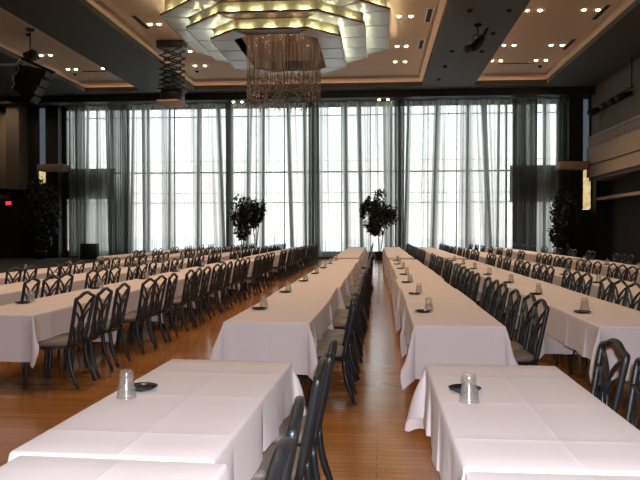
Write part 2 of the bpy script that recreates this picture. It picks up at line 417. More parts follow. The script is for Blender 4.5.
DR = [(103, 124, 13, 7.5, 'left end'), (224.5, 230.5, 10, 7, 'left'), (308.5, 319, 8, 9, 'middle'), (394, 404, 10, 8, 'right of the middle'), (508, 532, 14, 11, 'right end'), (552, 560, 6, 7.0, 'end'), (60, 79, 9, 5.0, 'e')]
DL = ['dark gathered drape near the left end of the window wall', 'narrow dark drape standing just left of the two indoor trees',
      'grey-green gathered drape in the middle of the window wall', 'dark gathered drape right beside the lone round indoor tree',
      'wide dark gathered drape near the right end of the windows', 'grey gathered drape at the far right beside the tall dark tree', 'grey gathered drape at the far left end of the window wall']
for i, (a, c, n, ly, _) in enumerate(DR):
    o = curtain('gathered_drape', px2x(a), px2x(c), px2x(a + .5), px2x(c - .5), 37.08, .1, PZ - .02, M['drape'], n // 2 + 2, ly, 2.0, 90 + i, .04)
    tag(o, DL[i], 'curtain', 'gathered drapes')
for lab, a, c in (('blue-grey curtain strip left of the window wall', -17.9, -17.3), ('blue-grey curtain strip right of the window wall', 9.75, 10.1)):
    pass
b = MB(); b.tube([(-18.0, 37.3, PZ - .03), (10.0, 37.3, PZ - .03)], .02, 8)
tag(b.build('curtain_rail', M['black_gloss']), 'long dark rail the sheer curtains hang from', 'curtain rail')

# ------------------------------------------------------------------ chair
def chair_meshes():
    Mt = {}
    s = MB()   # padded seat, wider at the front (faces -X)
    x0, x1 = -.245, .205
    rings = []
    for z, ins in ((.418, .02), (.425, .004), (.445, 0), (.462, .006), (.470, .03), (.472, .08)):
        r = []
        for k in range(28):
            a = 2 * PI * k / 28; ca, sa = math.cos(a), math.sin(a)
            sx = math.copysign(abs(ca) ** .38, ca); sy = math.copysign(abs(sa) ** .38, sa)
            wy = .225 if sx < 0 else .225 - .02 * sx
            r.append(((x0 + x1) / 2 + sx * ((x1 - x0) / 2 - ins), sy * (wy - ins), z))
        rings.append(r)
    vs = [p for r in rings for p in r]; fs = []
    for j in range(5):
        for k in range(28):
            k2 = (k + 1) % 28; fs.append((j * 28 + k, j * 28 + k2, j * 28 + 28 + k2, j * 28 + 28 + k))
    fs.append(tuple(range(27, -1, -1))); fs.append(tuple(range(140, 168)))
    s.add(vs, fs, True); Mt['seat'] = s
    s = MB()   # apron under the seat
    s.tube([(-.22, -.2, .405), (.2, -.19, .405)], .013, 8); s.tube([(-.22, .2, .405), (.2, .19, .405)], .013, 8)
    s.tube([(-.22, -.2, .405), (-.22, .2, .405)], .013, 8); s.tube([(.2, -.19, .405), (.2, .19, .405)], .013, 8)
    Mt['seat_frame'] = s
    bx = lambda z: .205 + (z - .42) * .19    # lean of the back
    s = MB()
    half = [(.20, .180, .40), (bx(.6), .190, .60), (bx(.8), .203, .80), (bx(.86), .207, .860), (bx(.885), .204, .884), (bx(.89), .190, .893),
            (bx(.90), .13, .905), (bx(.93), .055, .932), (bx(.94), .0, .936)]
    ctrl = [(a, -y, z) for a, y, z in half] + [h for h in reversed(half[:-1])]
    s.tube(smooth_path(ctrl, 48), .020, 10, .8)
    Mt['back_frame'] = s
    s = MB()
    for q in (-1, 1):
        s.tube(smooth_path([(bx(.87), -.19 * q, .872), (bx(.80), -.085 * q, .81), (bx(.72), .0, .715), (bx(.6), .055 * q, .60), (bx(.47), .085 * q, .44)], 16), .013, 8)
        s.tube(smooth_path([(bx(.75), -.197 * q, .765), (bx(.70), -.10 * q, .725), (bx(.62), -.03 * q, .62), (bx(.47), -.005 * q, .44)], 14), .0115, 8)
        s.tube(smooth_path([(bx(.66), -.19 * q, .63), (bx(.6), -.14 * q, .585), (bx(.47), -.10 * q, .44)], 10), .011, 8)
    s.tube([(bx(.45), -.195, .445), (bx(.45), .195, .445)], .011, 8)
    Mt['back_lattice'] = s
    for nm, p0, p1, p2 in (('leg_a', (-.215, -.19, .41), (-.225, -.2, .2), (-.24, -.21, .0)), ('leg_b', (-.215, .19, .41), (-.225, .2, .2), (-.24, .21, .0)),
                           ('leg_c', (.20, -.185, .41), (.225, -.19, .22), (.30, -.20, .0)), ('leg_d', (.20, .185, .41), (.225, .19, .22), (.30, .20, .0))):
        s = MB(); pp = smooth_path([p0, p1, p2], 6); s.tube(pp, [.0215] * (len(pp) - 2) + [.018, .015], 8); s.lathe([(.018, 0), (.019, .02), (.015, .025)], 8, p2); Mt[nm] = s
    return Mt
CM = chair_meshes()
ch_proto = empty('banquet_chair', (0, 0, -50))
CM['seat'].build('seat', M['seat'], ch_proto)
CM['seat_frame'].build('seat_frame', M['metal'], ch_proto)
CM['back_frame'].build('back_frame', M['metal'], ch_proto)
CM['back_lattice'].build('back_lattice', M['metal'], ch_proto)
for k in ('leg_a', 'leg_b', 'leg_c', 'leg_d'): CM[k].build('leg', M['metal'], ch_proto)
# far version: the same chair joined in one mesh with two materials
fb = MB()
for k in ('seat', 'seat_frame', 'back_frame', 'back_lattice', 'leg_a', 'leg_b', 'leg_c', 'leg_d'): fb.add(CM[k].v, CM[k].f, True)
far_chair = fb.build('banquet_chair', M['metal']); far_chair.data.materials.append(M['seat'])
ns = len(CM['seat'].f)
far_chair.data.polygons.foreach_set('material_index', [1] * ns + [0] * (len(fb.f) - ns))
used = {'near': False, 'far': False}
crnd = random.Random(11)
def place_chair(x, y, label, group, near):
    if near:
        o = ch_proto if not used['near'] else copy_tree(ch_proto); used['near'] = True
    else:
        if used['far']:
            o = far_chair.copy(); col.objects.link(o)
        else: o = far_chair; used['far'] = True
    o.location = (x, y, 0); o.rotation_euler = (0, 0, math.radians(crnd.uniform(-3, 3)))
    tag(o, label, 'chair', group); return o

# ------------------------------------------------------------------ tables, cloths, tumblers, dishes
TW, TL = .76, 1.83
def make_table_parts():
    top = MB(); top.box(-TW / 2, TW / 2, -TL / 2, TL / 2, .712, .744, .010)
    legs = []
    for q in (-1, 1):
        s = MB(); yy = q * (TL / 2 - .22)
        s.tube([(0, yy, .71), (0, yy, .50)], .016, 8)
        for p in (-1, 1):
            s.tube(smooth_path([(0, yy, .50), (p * .08, yy, .42), (p * .155, yy, .15), (p * .17, yy, .0)], 9), .0135, 8)
            s.lathe([(.019, 0), (.019, .03), (.014, .035)], 8, (p * .17, yy, 0))
        s.tube([(-.12, yy, .28), (.12, yy, .28)], .010, 6)
        s.tube([(0, yy, .55), (0, yy - q * .35, .705)], .008, 6)
        legs.append(s)
    return top, legs
tt, tlg = make_table_parts()
tb_proto = empty('folding_table', (0, 0, -50))
tt.build('tabletop', M['tabletop'], tb_proto)
for s in tlg: s.build('leg', M['table_leg'], tb_proto)
fb = MB(); fb.add(tt.v, tt.f, True); [fb.add(s.v, s.f, True) for s in tlg]
far_table = fb.build('folding_table', M['tabletop']); far_table.data.materials.append(M['table_leg'])
far_table.data.polygons.foreach_set('material_index', [0] * len(tt.f) + [1] * (len(fb.f) - len(tt.f)))
tused = {'near': False, 'far': False}

def cloth_mesh(seed, e_near, e_far, s_left, s_right, flare_n=.25, flare_f=.25, creases=True, TL=TL):
    rnd = random.Random(seed); W, L = TW / 2 + .012, TL / 2 + .012; zt = .7475; rc = .016
    def axis(half, cr, n):
        a = [-half + 2 * half * i / n for i in range(n + 1)]
        for c in cr:
            a += [c - .008, c - .003, c, c + .003, c + .008]
        a = sorted(a); out = [a[0]]
        for t in a[1:]:
            if t - out[-1] > .0015: out.append(t)
        return out
    cx = [rnd.uniform(.0, .03), ] if creases else []
    cy = [-.62 + rnd.uniform(-.03, .03), -.02, .55 + rnd.uniform(-.03, .03)] if creases else []
    ix, iy = W - rc, L - rc
    ax, ay = axis(ix, cx, 6), axis(iy, cy, 14)
    nx, ny = len(ax), len(ay); vs = []; fs = []
    def tz(x, y):
        h = 0
        for c in cx: h += .0022 * max(0, 1 - abs(x - c) / .006)
        for c in cy: h += .0014 * max(0, 1 - abs(y - c) / .006)
        return zt + h + .0006 * noise.noise(Vector((x * 4, y * 4, seed)))
    for y in ay:
        for x in ax: vs.append((x, y, tz(x, y)))
    for j in range(ny - 1):
        for i in range(nx - 1):
            a = j * nx + i; fs.append((a, a + 1, a + nx + 1, a + nx))
    # perimeter (counter-clockwise) : (index on top grid, out direction, length, flare)
    per = []; K = 13
    def side(idx, d, ln, fl): 
        for k in idx: per.append([k, d, ln, fl, 0.0])
    def corner(idx, d0, d1, l0, l1, fl, sy):
        for k in range(1, K):
            p = k / K * PI / 2; c, s = math.cos(p), math.sin(p)
            ln = min(l0 / max(c, .01), l1 / max(s, .01))
            d = (d0[0] * c + d1[0] * s, d0[1] * c + d1[1] * s)
            per.append([idx, d, ln, fl * math.sin(2 * p) ** 1.2, math.sin(2 * p)])
    side([i for i in range(nx)], (0, -1), e_near, 0)
    corner(nx - 1, (0, -1), (1, 0), e_near, s_right, flare_n, 0)
    side([j * nx + nx - 1 for j in range(ny)], (1, 0), s_right, 0)
    corner(ny * nx - 1, (1, 0), (0, 1), s_right, e_far, flare_f, 0)
    side([(ny - 1) * nx + i for i in range(nx - 1, -1, -1)], (0, 1), e_far, 0)
    corner((ny - 1) * nx, (0, 1), (-1, 0), e_far, s_left, flare_f, 0)
    side([j * nx for j in range(ny - 1, -1, -1)], (-1, 0), s_left, 0)
    corner(0, (-1, 0), (0, -1), s_left, e_near, flare_n, 0)
    n = len(per); R = 11
    arc = 0; arcs = []
    for k in range(n):
        a = vs[per[k][0]]; bb = vs[per[k - 1][0]]; arc += math.hypot(a[0] - bb[0], a[1] - bb[1]) + .02; arcs.append(arc)
    ph = rnd.uniform(0, 6); ph2 = rnd.uniform(0, 6)
    base = len(vs)
    for j in range(1, R + 1):
        for k, (idx, d, ln, fl, cf) in enumerate(per):
            x, y, z = vs[idx]
            if j <= 3:
                a = j / 3 * PI / 2; o_ = rc * math.sin(a); dz = rc * (1 - math.cos(a))
            else:
                t = (j - 3) / (R - 3); h = max(0, ln - .02) * t
                w = .007 * math.sin(arcs[k] * 23 + ph) + .012 * math.sin(arcs[k] * 9.3 + ph2) + .012
                out = fl * h + w * t * (1 if cf < .01 else .6)
                hz = math.sqrt(max(.0001, h * h - (fl * h) ** 2)) if h > 0 else 0
                if fl > .01: out += .02 * math.sin(t * 5 + ph) * cf * t
                o_ = rc + out; dz = rc + hz
            sc_y = .30 if (abs(d[1]) > .01 and ((d[1] < 0 and flare_n < .34) or (d[1] > 0 and flare_f < .34)) and cf > 0) else 1
            if abs(d[1]) > .99: sc_y = .8
            vs.append((x + d[0] * o_, y + d[1] * (rc + (o_ - rc) * sc_y if j > 3 else o_), zt - dz))
    for j in range(R):
        for k in range(n):
            k2 = (k + 1) % n
            if j == 0:
                a, c = per[k][0], per[k2][0]
                if a == c: fs.append((a, base + k, base + k2))
                else: fs.append((a, base + k, base + k2, c))
            else:
                o1 = base + (j - 1) * n; o2 = base + j * n
                fs.append((o1 + k, o2 + k, o2 + k2, o1 + k2))
    me = bpy.data.meshes.new('tablecloth'); me.from_pydata(vs, [], [tuple(reversed(f)) if 0 else f for f in fs])
    me.polygons.foreach_set('use_smooth', [True] * len(fs)); me.materials.append(M['cloth']); me.update()
    return me
CL_MID = [cloth_mesh(s, .58, .10, .31, .275, TL=1.90) for s in (1, 2, 3)]
CL_FRONT = [cloth_mesh(s, .46, .10, .33, .275, .36, .25, TL=1.90) for s in (5, 6)]
CL_NEAR = {'L0': cloth_mesh(21, .36, .30, .30, .27, .1, .1), 'L1': cloth_mesh(22, .30, .42, .30, .27, .2, .40),
           'R0': cloth_mesh(23, .36, .30, .33, .27, .1, .1), 'R1': cloth_mesh(24, .30, .42, .335, .27, .2, .42)}

def tumbler_proto():
    r = empty('tumbler_stack', (0, 0, -50))
    b = MB(); t = .0012   # outer upturned cup, wide rim down
    b.lathe([(.047, 0), (.049, .004), (.046, .008), (.034, .098), (.033, .105), (.031, .107), (.001, .107)], 28, cap=False)
    b.lathe([(.0455, .006), (.033, .096), (.001, .103)], 28, cap=False)
    b.build('outer_tumbler', M['tumbler'], r)
    b = MB(); b.lathe([(.0352, .098), (.0365, .108), (.034, .122), (.031, .134), (.029, .137), (.001, .137)], 28, cap=False); b.build('inner_tumbler', M['tumbler'], r)
    return r
def dish_proto():
    b = MB(); b.lathe([(.001, .0), (.055, .0), (.062, .004), (.080, .014), (.084, .017), (.082, .019), (.074, .014), (.056, .0065), (.001, .006)], 8 * 4, cap=False)
    return b.build('small_dish', M['dish'])
tum, dish = tumbler_proto(), dish_proto(); du = {'t': 0, 'd': 0}
far_tum = None
def put_set(x, y, tx, ty, where, sure):
    for key, proto, nm, lab, cat, gx, gy in (('t', tum, 'tumbler', 'upturned clear plastic tumblers on %s' % where, 'tumbler', tx, ty),
                                             ('d', dish, 'dish', 'small round black dish on %s' % where, 'dish', x, y)):
        o = proto if not du[key] else copy_tree(proto); du[key] = 1
        o.location = (gx, gy, .7493); tag(o, lab, cat, 'tumblers on the tables' if key == 't' else 'black dishes on the tables')

def one_table(x, y, rz, cloth, n_, row, near, rowshort):
    if near:
        t = tb_proto if not tused['near'] else copy_tree(tb_proto); tused['near'] = True
    else:
        if tused['far']: t = far_table.copy(); col.objects.link(t)
        else: t = far_table; tused['far'] = True
    t.location = (x, y, 0); t.rotation_euler = (0, 0, rz)
    tag(t, 'folding table under the %s white cloth, %s' % (n_, row), 'table', 'folding tables under white cloths')
    c = bpy.data.objects.new('tablecloth', cloth); col.objects.link(c)
    c.location = (x, y, 0); c.rotation_euler = (0, 0, rz)
    tag(c, 'white tablecloth, %s from the front, %s' % (n_, row), 'tablecloth', 'white tablecloths')

PITCH = 1.94
trnd = random.Random(3)
# row : name, right edge x, first y, first table drawn, first chair y visible, far start, far count, chairs per far table
ROWS = [
    ('first row left of the aisle', -.575, 6.03, 0, 6.0, 7, 3),
    ('second row left of the aisle', -3.32, 6.38, 0, 6.0, 7, 3),
    ('third row left of the aisle', -4.87, 6.30, 0, 7.9, 7, 3),
    ('fourth row left of the aisle', -6.42, 6.30, 2, 10.6, 7, 3),
    ('fifth row left of the aisle', -7.95, 6.30, 7, 99, 6, 2),
    ('first row right of the aisle', 1.085, 5.93, 0, 6.0, 7, 3),
    ('second row right of the aisle', 2.66, 6.0, 0, 7.8, 7, 3),
    ('third row right of the aisle', 4.04, 6.1, 1, 11.6, 7, 2),
    ('fourth row right of the aisle', 6.08, 6.1, 4, 17.6, 7, 2)]
NEARC = {0: [(-.59, 1.42), (-.575, 1.96), (-.585, 2.47), (-.56, 3.28), (-.545, 3.84)],
         5: [(1.07, 3.46), (1.045, 4.0)]}
for ri, (row, xr, ys, first, ychair, nfar, cpt) in enumerate(ROWS):
    cx = xr - TW / 2; tn = 0; cn = 0
    dx = .08 if ri in (0, 1, 2, 3, 5, 6) else .08
    if ri in (0, 5):
        nm = 'L' if ri == 0 else 'R'
        if ri == 0:
            one_table(-.945, 1.455, math.radians(-2.0), CL_NEAR['L0'], nth(0), row, True, row)
            one_table(-.943, 3.33, math.radians(-1.6), CL_NEAR['L1'], nth(1), row, True, row)
            put_set(-1.205, 3.42, -1.215, 3.235, 'the second table of the ' + row, 1)
        else:
            one_table(.690, 1.435, 0, CL_NEAR['R0'], nth(0), row, True, row)
            one_table(.690, 3.315, 0, CL_NEAR['R1'], nth(1), row, True, row)
            put_set(.445, 3.52, .437, 3.29, 'the second table of the ' + row, 1)
        tn = 2
        for (x, y) in NEARC[ri]:
            place_chair(x, y, 'grey metal banquet chair, %s from the front, in %s' % (nth(cn), row), 'banquet chairs in the ' + row, True); cn += 1
    for k in range(7):
        yc = ys + k * PITCH + .95
        if k < first: continue
        cl = CL_FRONT[ri % 2] if k == 0 else CL_MID[(k + ri) % 3]
        drift = trnd.uniform(-.02, .02) + (.008 * k if ri in (0, 5) else 0)
        one_table(cx + drift, yc + trnd.uniform(-.01, .01), math.radians(-1.2 if (ri == 0 and k == 0) else trnd.uniform(-.5, .5)), cl, nth(tn), row, k < 3, row)
        if not (ri == 3 and k < 3):
            put_set(cx - .25 + drift, yc + .02, cx - .25 + drift + .025 + (.04 if ri > 4 else 0), yc + .16, 'the %s table of the %s' % (nth(tn), row), 1)
        tn += 1
        for j, oy in enumerate((.34, .86, 1.40)):
            y = ys + k * PITCH + oy + trnd.uniform(-.05, .05)
            if y < ychair: continue
            place_chair(xr + dx + drift + trnd.uniform(-.02, .02), y, 'grey metal banquet chair, %s from the front, in %s' % (nth(cn), row), 'banquet chairs in the ' + row, y < 12.3); cn += 1
    cn2 = 0; y2 = 20.75
    for k in range(nfar):
        yc = y2 + k * 1.915 + .95
        one_table(cx + trnd.uniform(-.02, .02), yc, 0, CL_MID[(k + ri) % 3], nth(k), 'far part of ' + row.replace(' of the aisle', ' of aisle'), False, row)
        for j, oy in enumerate((.34, .88, 1.42)[:cpt]):
            place_chair(xr + dx + trnd.uniform(-.02, .02), y2 + k * 1.9 + oy + trnd.uniform(-.04, .04),
                        'small dark chair, %s from front, far part of %s' % (nth(cn2), row.replace(' of the aisle', ' of aisle')), 'chairs in the far part of the ' + row, False); cn2 += 1

# ------------------------------------------------------------------ ceiling things
CHX, CHY = -3.42, 25.0
def octo(hx, hy, c):
    return [(hx, -hy + c), (hx, hy - c), (hx - c, hy), (-hx + c, hy), (-hx, hy - c), (-hx, -hy + c), (-hx + c, -hy), (hx - c, -hy)]
ch = empty('crystal_chandelier', (CHX, CHY, 0)); tag(ch, 'huge stepped octagonal chandelier of frosted panels with hanging crystal strands', 'chandelier')
tiers = [(3.85, 4.30, 1.9, 2.95, 3.60, 1.40, 8.765, CZ), (3.02, 3.65, 1.45, 2.15, 3.05, .98, 8.395, 8.80), (2.22, 3.10, 1.0, 1.40, 2.60, .55, 8.015, 8.43)]
for (ox, oy, oc, ix, iy, ic, zb, zt) in tiers:
    O, I = octo(ox, oy, oc), octo(ix, iy, ic)
    Rr = octo(ox - .13, oy - .13, oc - .05)
    b = MB()     # riser : gold face set back behind the lip
    vs = [(x, y, zb + .03) for x, y in Rr] + [(x, y, zt) for x, y in Rr]
    b.add(vs, [(k, (k + 1) % 8, 8 + (k + 1) % 8, 8 + k) for k in range(8)])
    vs = [(x, y, zb + .03) for x, y in I] + [(x, y, zt) for x, y in I]
    b.add(vs, [((k + 1) % 8, k, 8 + k, 8 + (k + 1) % 8) for k in range(8)])
    vs = [(x, y, zt - .005) for x, y in Rr] + [(x, y, zt - .005) for x, y in I]
    b.add(vs, [(k, (k + 1) % 8, 8 + (k + 1) % 8, 8 + k) for k in range(8)])
    tier = b.build('tier', M['gold'], ch)
    b = MB()     # lip and under plate
    for k in range(8):
        p, q = O[k], O[(k + 1) % 8]; r0, r1 = Rr[k], Rr[(k + 1) % 8]; i0, i1 = I[k], I[(k + 1) % 8]
        b.add([(*p, zb), (*q, zb), (*q, zb + .07), (*p, zb + .07)], [(0, 1, 2, 3)])
        pi = (p[0] * .993, p[1] * .993); qi = (q[0] * .993, q[1] * .993)
        b.add([(*pi, zb + .012), (*qi, zb + .012), (*qi, zb + .07), (*pi, zb + .07), (*p, zb + .07), (*q, zb + .07)], [(0, 3, 2, 1), (3, 4, 5, 2)])
        b.add([(*p, zb + .012), (*q, zb + .012), (*i1, zb + .012), (*i0, zb + .012)], [(0, 3, 2, 1)])
        b.add([(*i0, zb - .002), (*i1, zb - .002), (*i1, zb + .05), (*i0, zb + .05)], [(0, 3, 2, 1)])
    b.build('lip', M['bronze'], tier)
    b = MB()     # frosted panels
    for k in range(8):
        p, q, i0, i1 = Vector(O[k]), Vector(O[(k + 1) % 8]), Vector(I[k]), Vector(I[(k + 1) % 8])
        n = max(1, round((q - p).length / 1.5)); 
        for j in range(n):
            u0, u1 = j / n, (j + 1) / n
            g = .038 / max(.5, (q - p).length)
            A = p.lerp(q, u0 + g); B = p.lerp(q, u1 - g); C = i0.lerp(i1, u1 - g); D = i0.lerp(i1, u0 + g)
            A2, B2 = A.lerp(D, .03), B.lerp(C, .03); C2, D2 = B.lerp(C, .97), A.lerp(D, .97)
            rs = random.Random(k * 10 + j + int(ox * 10)); tl = rs.uniform(-.012, .012)
            if k == 6: continue
            vs = [(*w, zb - .006) for w in (A2, B2, C2, D2)] + [(*w, zb + .010) for w in (A2, B2, C2, D2)]
            vs[2] = (C2.x, C2.y, zb - .006 + tl * .5); vs[3] = (D2.x, D2.y, zb - .006 + tl * .5)
            b.add(vs, [(0, 3, 2, 1), (0, 1, 5, 4), (1, 2, 6, 5), (2, 3, 7, 6), (3, 0, 4, 7)])
    b.build('frosted_panels', M['panel'], tier)
    b = MB()     # light trim along the outer rim
    for k in range(8):
        b.tube([(*O[k], zb - .004), (*O[(k + 1) % 8], zb - .004)], .016, 6)
    b.build('rim', M['white_trim'], tier)
    b = MB()     # cove lamps standing behind the lip
    T = octo(ox - .065, oy - .065, oc - .03)
    for k in range(8):
        p, q = Vector(T[k]), Vector(T[(k + 1) % 8]); n = max(2, round((q - p).length / .85))
        for j in range(n):
            c = p.lerp(q, (j + .5) / n); d = (q - p).normalized()
            b.obox((c.x, c.y, zb + .035), (.22, .03, .03), ((d.x, d.y, 0), (-d.y, d.x, 0), (0, 0, 1)))
    b.build('cove_lamp', M['cove_lamp'], tier)
# inner well and crystal strands
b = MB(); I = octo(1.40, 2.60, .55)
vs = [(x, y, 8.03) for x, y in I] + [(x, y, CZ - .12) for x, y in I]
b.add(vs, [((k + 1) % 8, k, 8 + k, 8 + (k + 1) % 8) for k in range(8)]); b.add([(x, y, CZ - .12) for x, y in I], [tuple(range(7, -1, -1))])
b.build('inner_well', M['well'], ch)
rs = random.Random(5); s = MB(); bd = MB()
for k in range(340):
    a = rs.uniform(0, 2 * PI); rr = 1.36 * (rs.uniform(0, 1) ** .5 if k % 2 else rs.uniform(.9, 1))
    x, y = rr * math.cos(a), rr * math.sin(a)
    zl = 6.08 + 1.0 * rs.random() ** 1.4
    s.tube([(x, y, CZ - .13), (x, y, zl)], 0.0045, 4)
    z = zl; nb = rs.randint(3, 6)
    for j in range(nb):
        r = rs.uniform(.018, .034); zz = zl + j * rs.uniform(.08, .15)
        bd.add([(x, y, zz - r * 1.5), (x + r, y, zz), (x, y + r, zz), (x - r, y, zz), (x, y - r, zz), (x, y, zz + r * 1.5)],
               [(0, 2, 1), (0, 3, 2), (0, 4, 3), (0, 1, 4), (5, 1, 2), (5, 2, 3), (5, 3, 4), (5, 4, 1)])
o = s.build('crystal_strand', M['strand'], ch); o['kind'] = 'stuff'
bo = bd.build('crystal_bead', M['bead'], o); bo['kind'] = 'stuff'

# recessed downlights : (px-derived x, y)
def ceil_xy(px, py, z=CZ):
    f = 685.0; psi = math.atan(57 / f); ph = math.atan(9.5 / f)
    a = (px - 320) / f; c = (240 - py) / f; ct, st, cp, sp = math.cos(ph), math.sin(ph), math.cos(psi), math.sin(psi)
    fw = ct + c * st; up = c * ct - st; t = (z - H) / up
    return ((a * cp - fw * sp) * t, (a * sp + fw * cp) * t)
dp = empty('recessed_downlight', (0, 0, -50))
b = MB(); b.lathe([(.085, .0), (.10, -.004), (.102, -.008), (.10, -.012), (.078, -.012), (.074, -.004)], 20, cap=False); b.build('trim_ring', M['white_trim'], dp)
b = MB(); b.lathe([(.072, -.010), (.066, -.030), (.045, -.045), (.001, -.050)], 16, cap=False); b.build('bulb', M['bulb'], dp)
LTS = [('left', [(41, 55), (50.5, 55), (68, 69), (76, 69), (26, 54), (103, 68)]),
       ('middle, left of the chandelier', [(150, 24), (159, 24), (190, 51), (199, 51), (195, 65.5), (205, 65.5)]),
       ('middle, right of the chandelier', [(399, 16), (411, 16), (397, 46), (406, 46), (395, 61.5), (405, 61.5)]),
       ('right', [(527, 10), (540, 10), (584, 9.5), (598, 9.5), (503.5, 45), (514, 45), (551, 45), (562, 45), (492, 60.5), (501, 60.5), (536, 60), (546, 60)])]
first = True; spots = []
for nm, L in LTS:
    for i, (px, py) in enumerate(L):
        x, y = ceil_xy(px, py); z = CZ
        o = dp if first else copy_tree(dp); first = False
        o.location = (x, y, z + .001)
        tag(o, 'small warm recessed downlight in cream ceiling tray at %s, %s from the near end' % (nm, nth(i)) if len(nm.split()) < 2 else
            'small warm recessed downlight %s, %s from the near end' % (nm.replace('middle, ', ''), nth(i)), 'downlight', 'recessed ceiling downlights')
        if i % 2 == 0: spots.append((x + .2, y, z - .12))
for i, (px, py) in enumerate([(231, 99.5), (240, 99.5), (379, 98), (388, 98)]):
    x, y = ceil_xy(px, py, PZ); o = copy_tree(dp); o.location = (x, 37.0, PZ + .001)
    tag(o, 'small warm downlight in the black pelmet above the curtains, %s from left' % nth(i), 'downlight', 'recessed ceiling downlights')
    # pelmet lights
# dark air slots in the trays
vrnd = random.Random(9)
for i, (px, py, ln, rz, lab) in enumerate([(429, 15, 1.5, 0, 'ceiling air slot right of the chandelier, nearer one'), (421, 44, 1.3, 0, 'ceiling air slot right of the chandelier, farther one'),
                                          (141, 22, 1.6, 0, 'dark ceiling air slot left of the chandelier'), (601, 12, 1.6, 0, 'dark air slot in the right ceiling tray, nearer one'),
                                          (569, 44, 1.6, 0, 'dark air slot in the right ceiling tray, farther one'), (516, 63, 1.6, PI / 2, 'long crosswise air slot in the right ceiling tray'),
                                          (95, 71, 1.2, PI / 2, 'long crosswise air slot in the left ceiling tray')]):
    x, y = ceil_xy(px, py); r = empty('ceiling_vent', (x, y, CZ - .001), rz)
    tag(r, lab, 'ceiling vent', 'air slots in the ceiling trays')
    b = MB(); b.box(-.13, .13, -ln / 2 - .06, ln / 2 + .06, -.02, 0); b.build('vent_frame', M['white_trim'] if i < 2 else M['ceiling'], r)
    b = MB(); b.box(-.085, .085, -ln / 2, ln / 2, -.026, -.02); b.build('slat', M['slot'], r)
for i, (px, py, zz) in enumerate([(75, 74, CZ), (197, 71, CZ), (540, 66, CZ), (452, 51, BZ), (445, 66, BZ), (470, 10, BZ), (509, 10, BZ), (493, 33, BZ), (482, 51, BZ), (439, 79, BZ), (353, 92, BZ), (28, 34, CZ)]):
    x, y = ceil_xy(px, py, zz)
    b = MB(); b.lathe([(.10, 0), (.10, -.03), (.06, -.05), (.03, -.09), (.001, -.09)], 14, cap=False)
    o = b.build('sprinkler_head', M['slot']); o.location = (x, y, zz)
    LB = ['beside the far lights of the left tray', 'below the lights left of the chandelier', 'beside the far lights of the right tray', 'left of the right beam spotlight',
          'on the right beam far from the spotlight', 'on the right beam above the spotlight', 'on the right beam near the right tray', 'right of the beam spotlight', 'just below the beam spotlight',
          'on the right beam near its far end', 'on the far cross beam', 'above the hanging speaker rig']
    tag(o, 'small dark sprinkler head ' + LB[i], 'sprinkler', 'ceiling sprinkler heads')

# scissor hoist
sx, sy = ceil_xy(172, 42); r = empty('scissor_hoist', (sx, sy, 0)); tag(r, 'black scissor hoist hanging from the ceiling with a tan bottom board', 'hoist')
b = MB(); b.box(-.56, .56, -.35, .35, CZ - .30, CZ - .005, .02); b.build('top_housing', M['black_gloss'], r)
b = MB(); z1 = CZ - .30; z0 = 7.36; n = 7; hh = (z1 - z0) / n
for yy in (-.28, .28):
    z = z1
    for k in range(n):
        w = .46; h = hh * (1.30 - .6 * k / (n - 1))
        b.tube([(-w, yy, z), (w, yy, z - h)], .032, 6); b.tube([(w, yy + .05, z), (-w, yy + .05, z - h)], .032, 6); z -= h
b.build('scissor_arms', M['black_gloss'], r)
zb_ = z
b = MB(); b.box(-.40, .44, -.32, .36, zb_ - .52, zb_ + .03, .03); b.box(-.5, .5, -.4, .4, zb_ - .05, zb_ + .0); b.build('carriage', M['black_gloss'], r)
b = MB(); b.box(-.44, .50, -.7, .6, zb_ - .60, zb_ - .53, .01); b.build('bottom_board', M['pink_board'], r)

# hanging speaker rig at the left
sx, sy = ceil_xy(30, 29); r = empty('hanging_speaker_rig', (sx, sy, 0)); tag(r, 'black cluster of loudspeakers and lamp hanging on a rod, upper left', 'speaker')
b = MB(); b.lathe([(.16, CZ - .06), (.16, CZ), (.001, CZ)], 16, cap=False); b.tube([(0, 0, CZ), (0, 0, 8.4)], .025, 8); b.build('hanging_rod', M['black_gloss'], r)
b = MB(); b.obox((0.03, 0, 8.28), (.42, .4, .28), ((.93, 0, .36), (0, 1, 0), (-.36, 0, .93))); b.lathe([(.12, 0), (.16, .02), (.16, .22), (.10, .26)], 16, (.16, -.1, 8.22)); b.build('lamp_head', M['black_gloss'], r)
b = MB(); a = -.42; ux = (math.cos(a), 0, math.sin(a)); uz = (-math.sin(a), 0, math.cos(a))
b.obox((.30, 0, 7.92), (1.5, .14, .10), (ux, (0, 1, 0), uz)); b.build('carrier_bar', M['black_gloss'], r)
for k in range(4):
    aa = -.2 - .16 * k; ux = (math.cos(aa), 0, math.sin(aa)); uz = (-math.sin(aa), 0, math.cos(aa))
    b = MB(); cz = 7.66 - k * .27; cx_ = .12 - .10 * k + .05
    b.obox((cx_, 0, cz), (1.15 - .10 * k, .62, .27), (ux, (0, 1, 0), uz)); bo = b.build('speaker_box', M['black'], r)
    b = MB(); b.obox((cx_, -.315, cz), (1.0 - .10 * k, .02, .21), (ux, (0, 1, 0), uz)); b.build('speaker_grille', M['black_gloss'], bo)
b = MB(); pts = [(-.22 - .07 * math.sin(k) - .03 * k, -.34, 8.1 - .09 * k) for k in range(13)]; b.tube(pts, .022, 6)
for p in pts[::2]: b.lathe([(.03, -.03), (.03, .03)], 8, p)
b.build('cable', M['chrome'], r)
b = MB(); b.tube([(XL + .05, sy + .6, 8.12), (-13.1, sy + .6, 8.12)], .05, 8); tag(b.build('lighting_pipe', M['chrome']), 'thin horizontal steel pipe at the upper left edge', 'pipe')

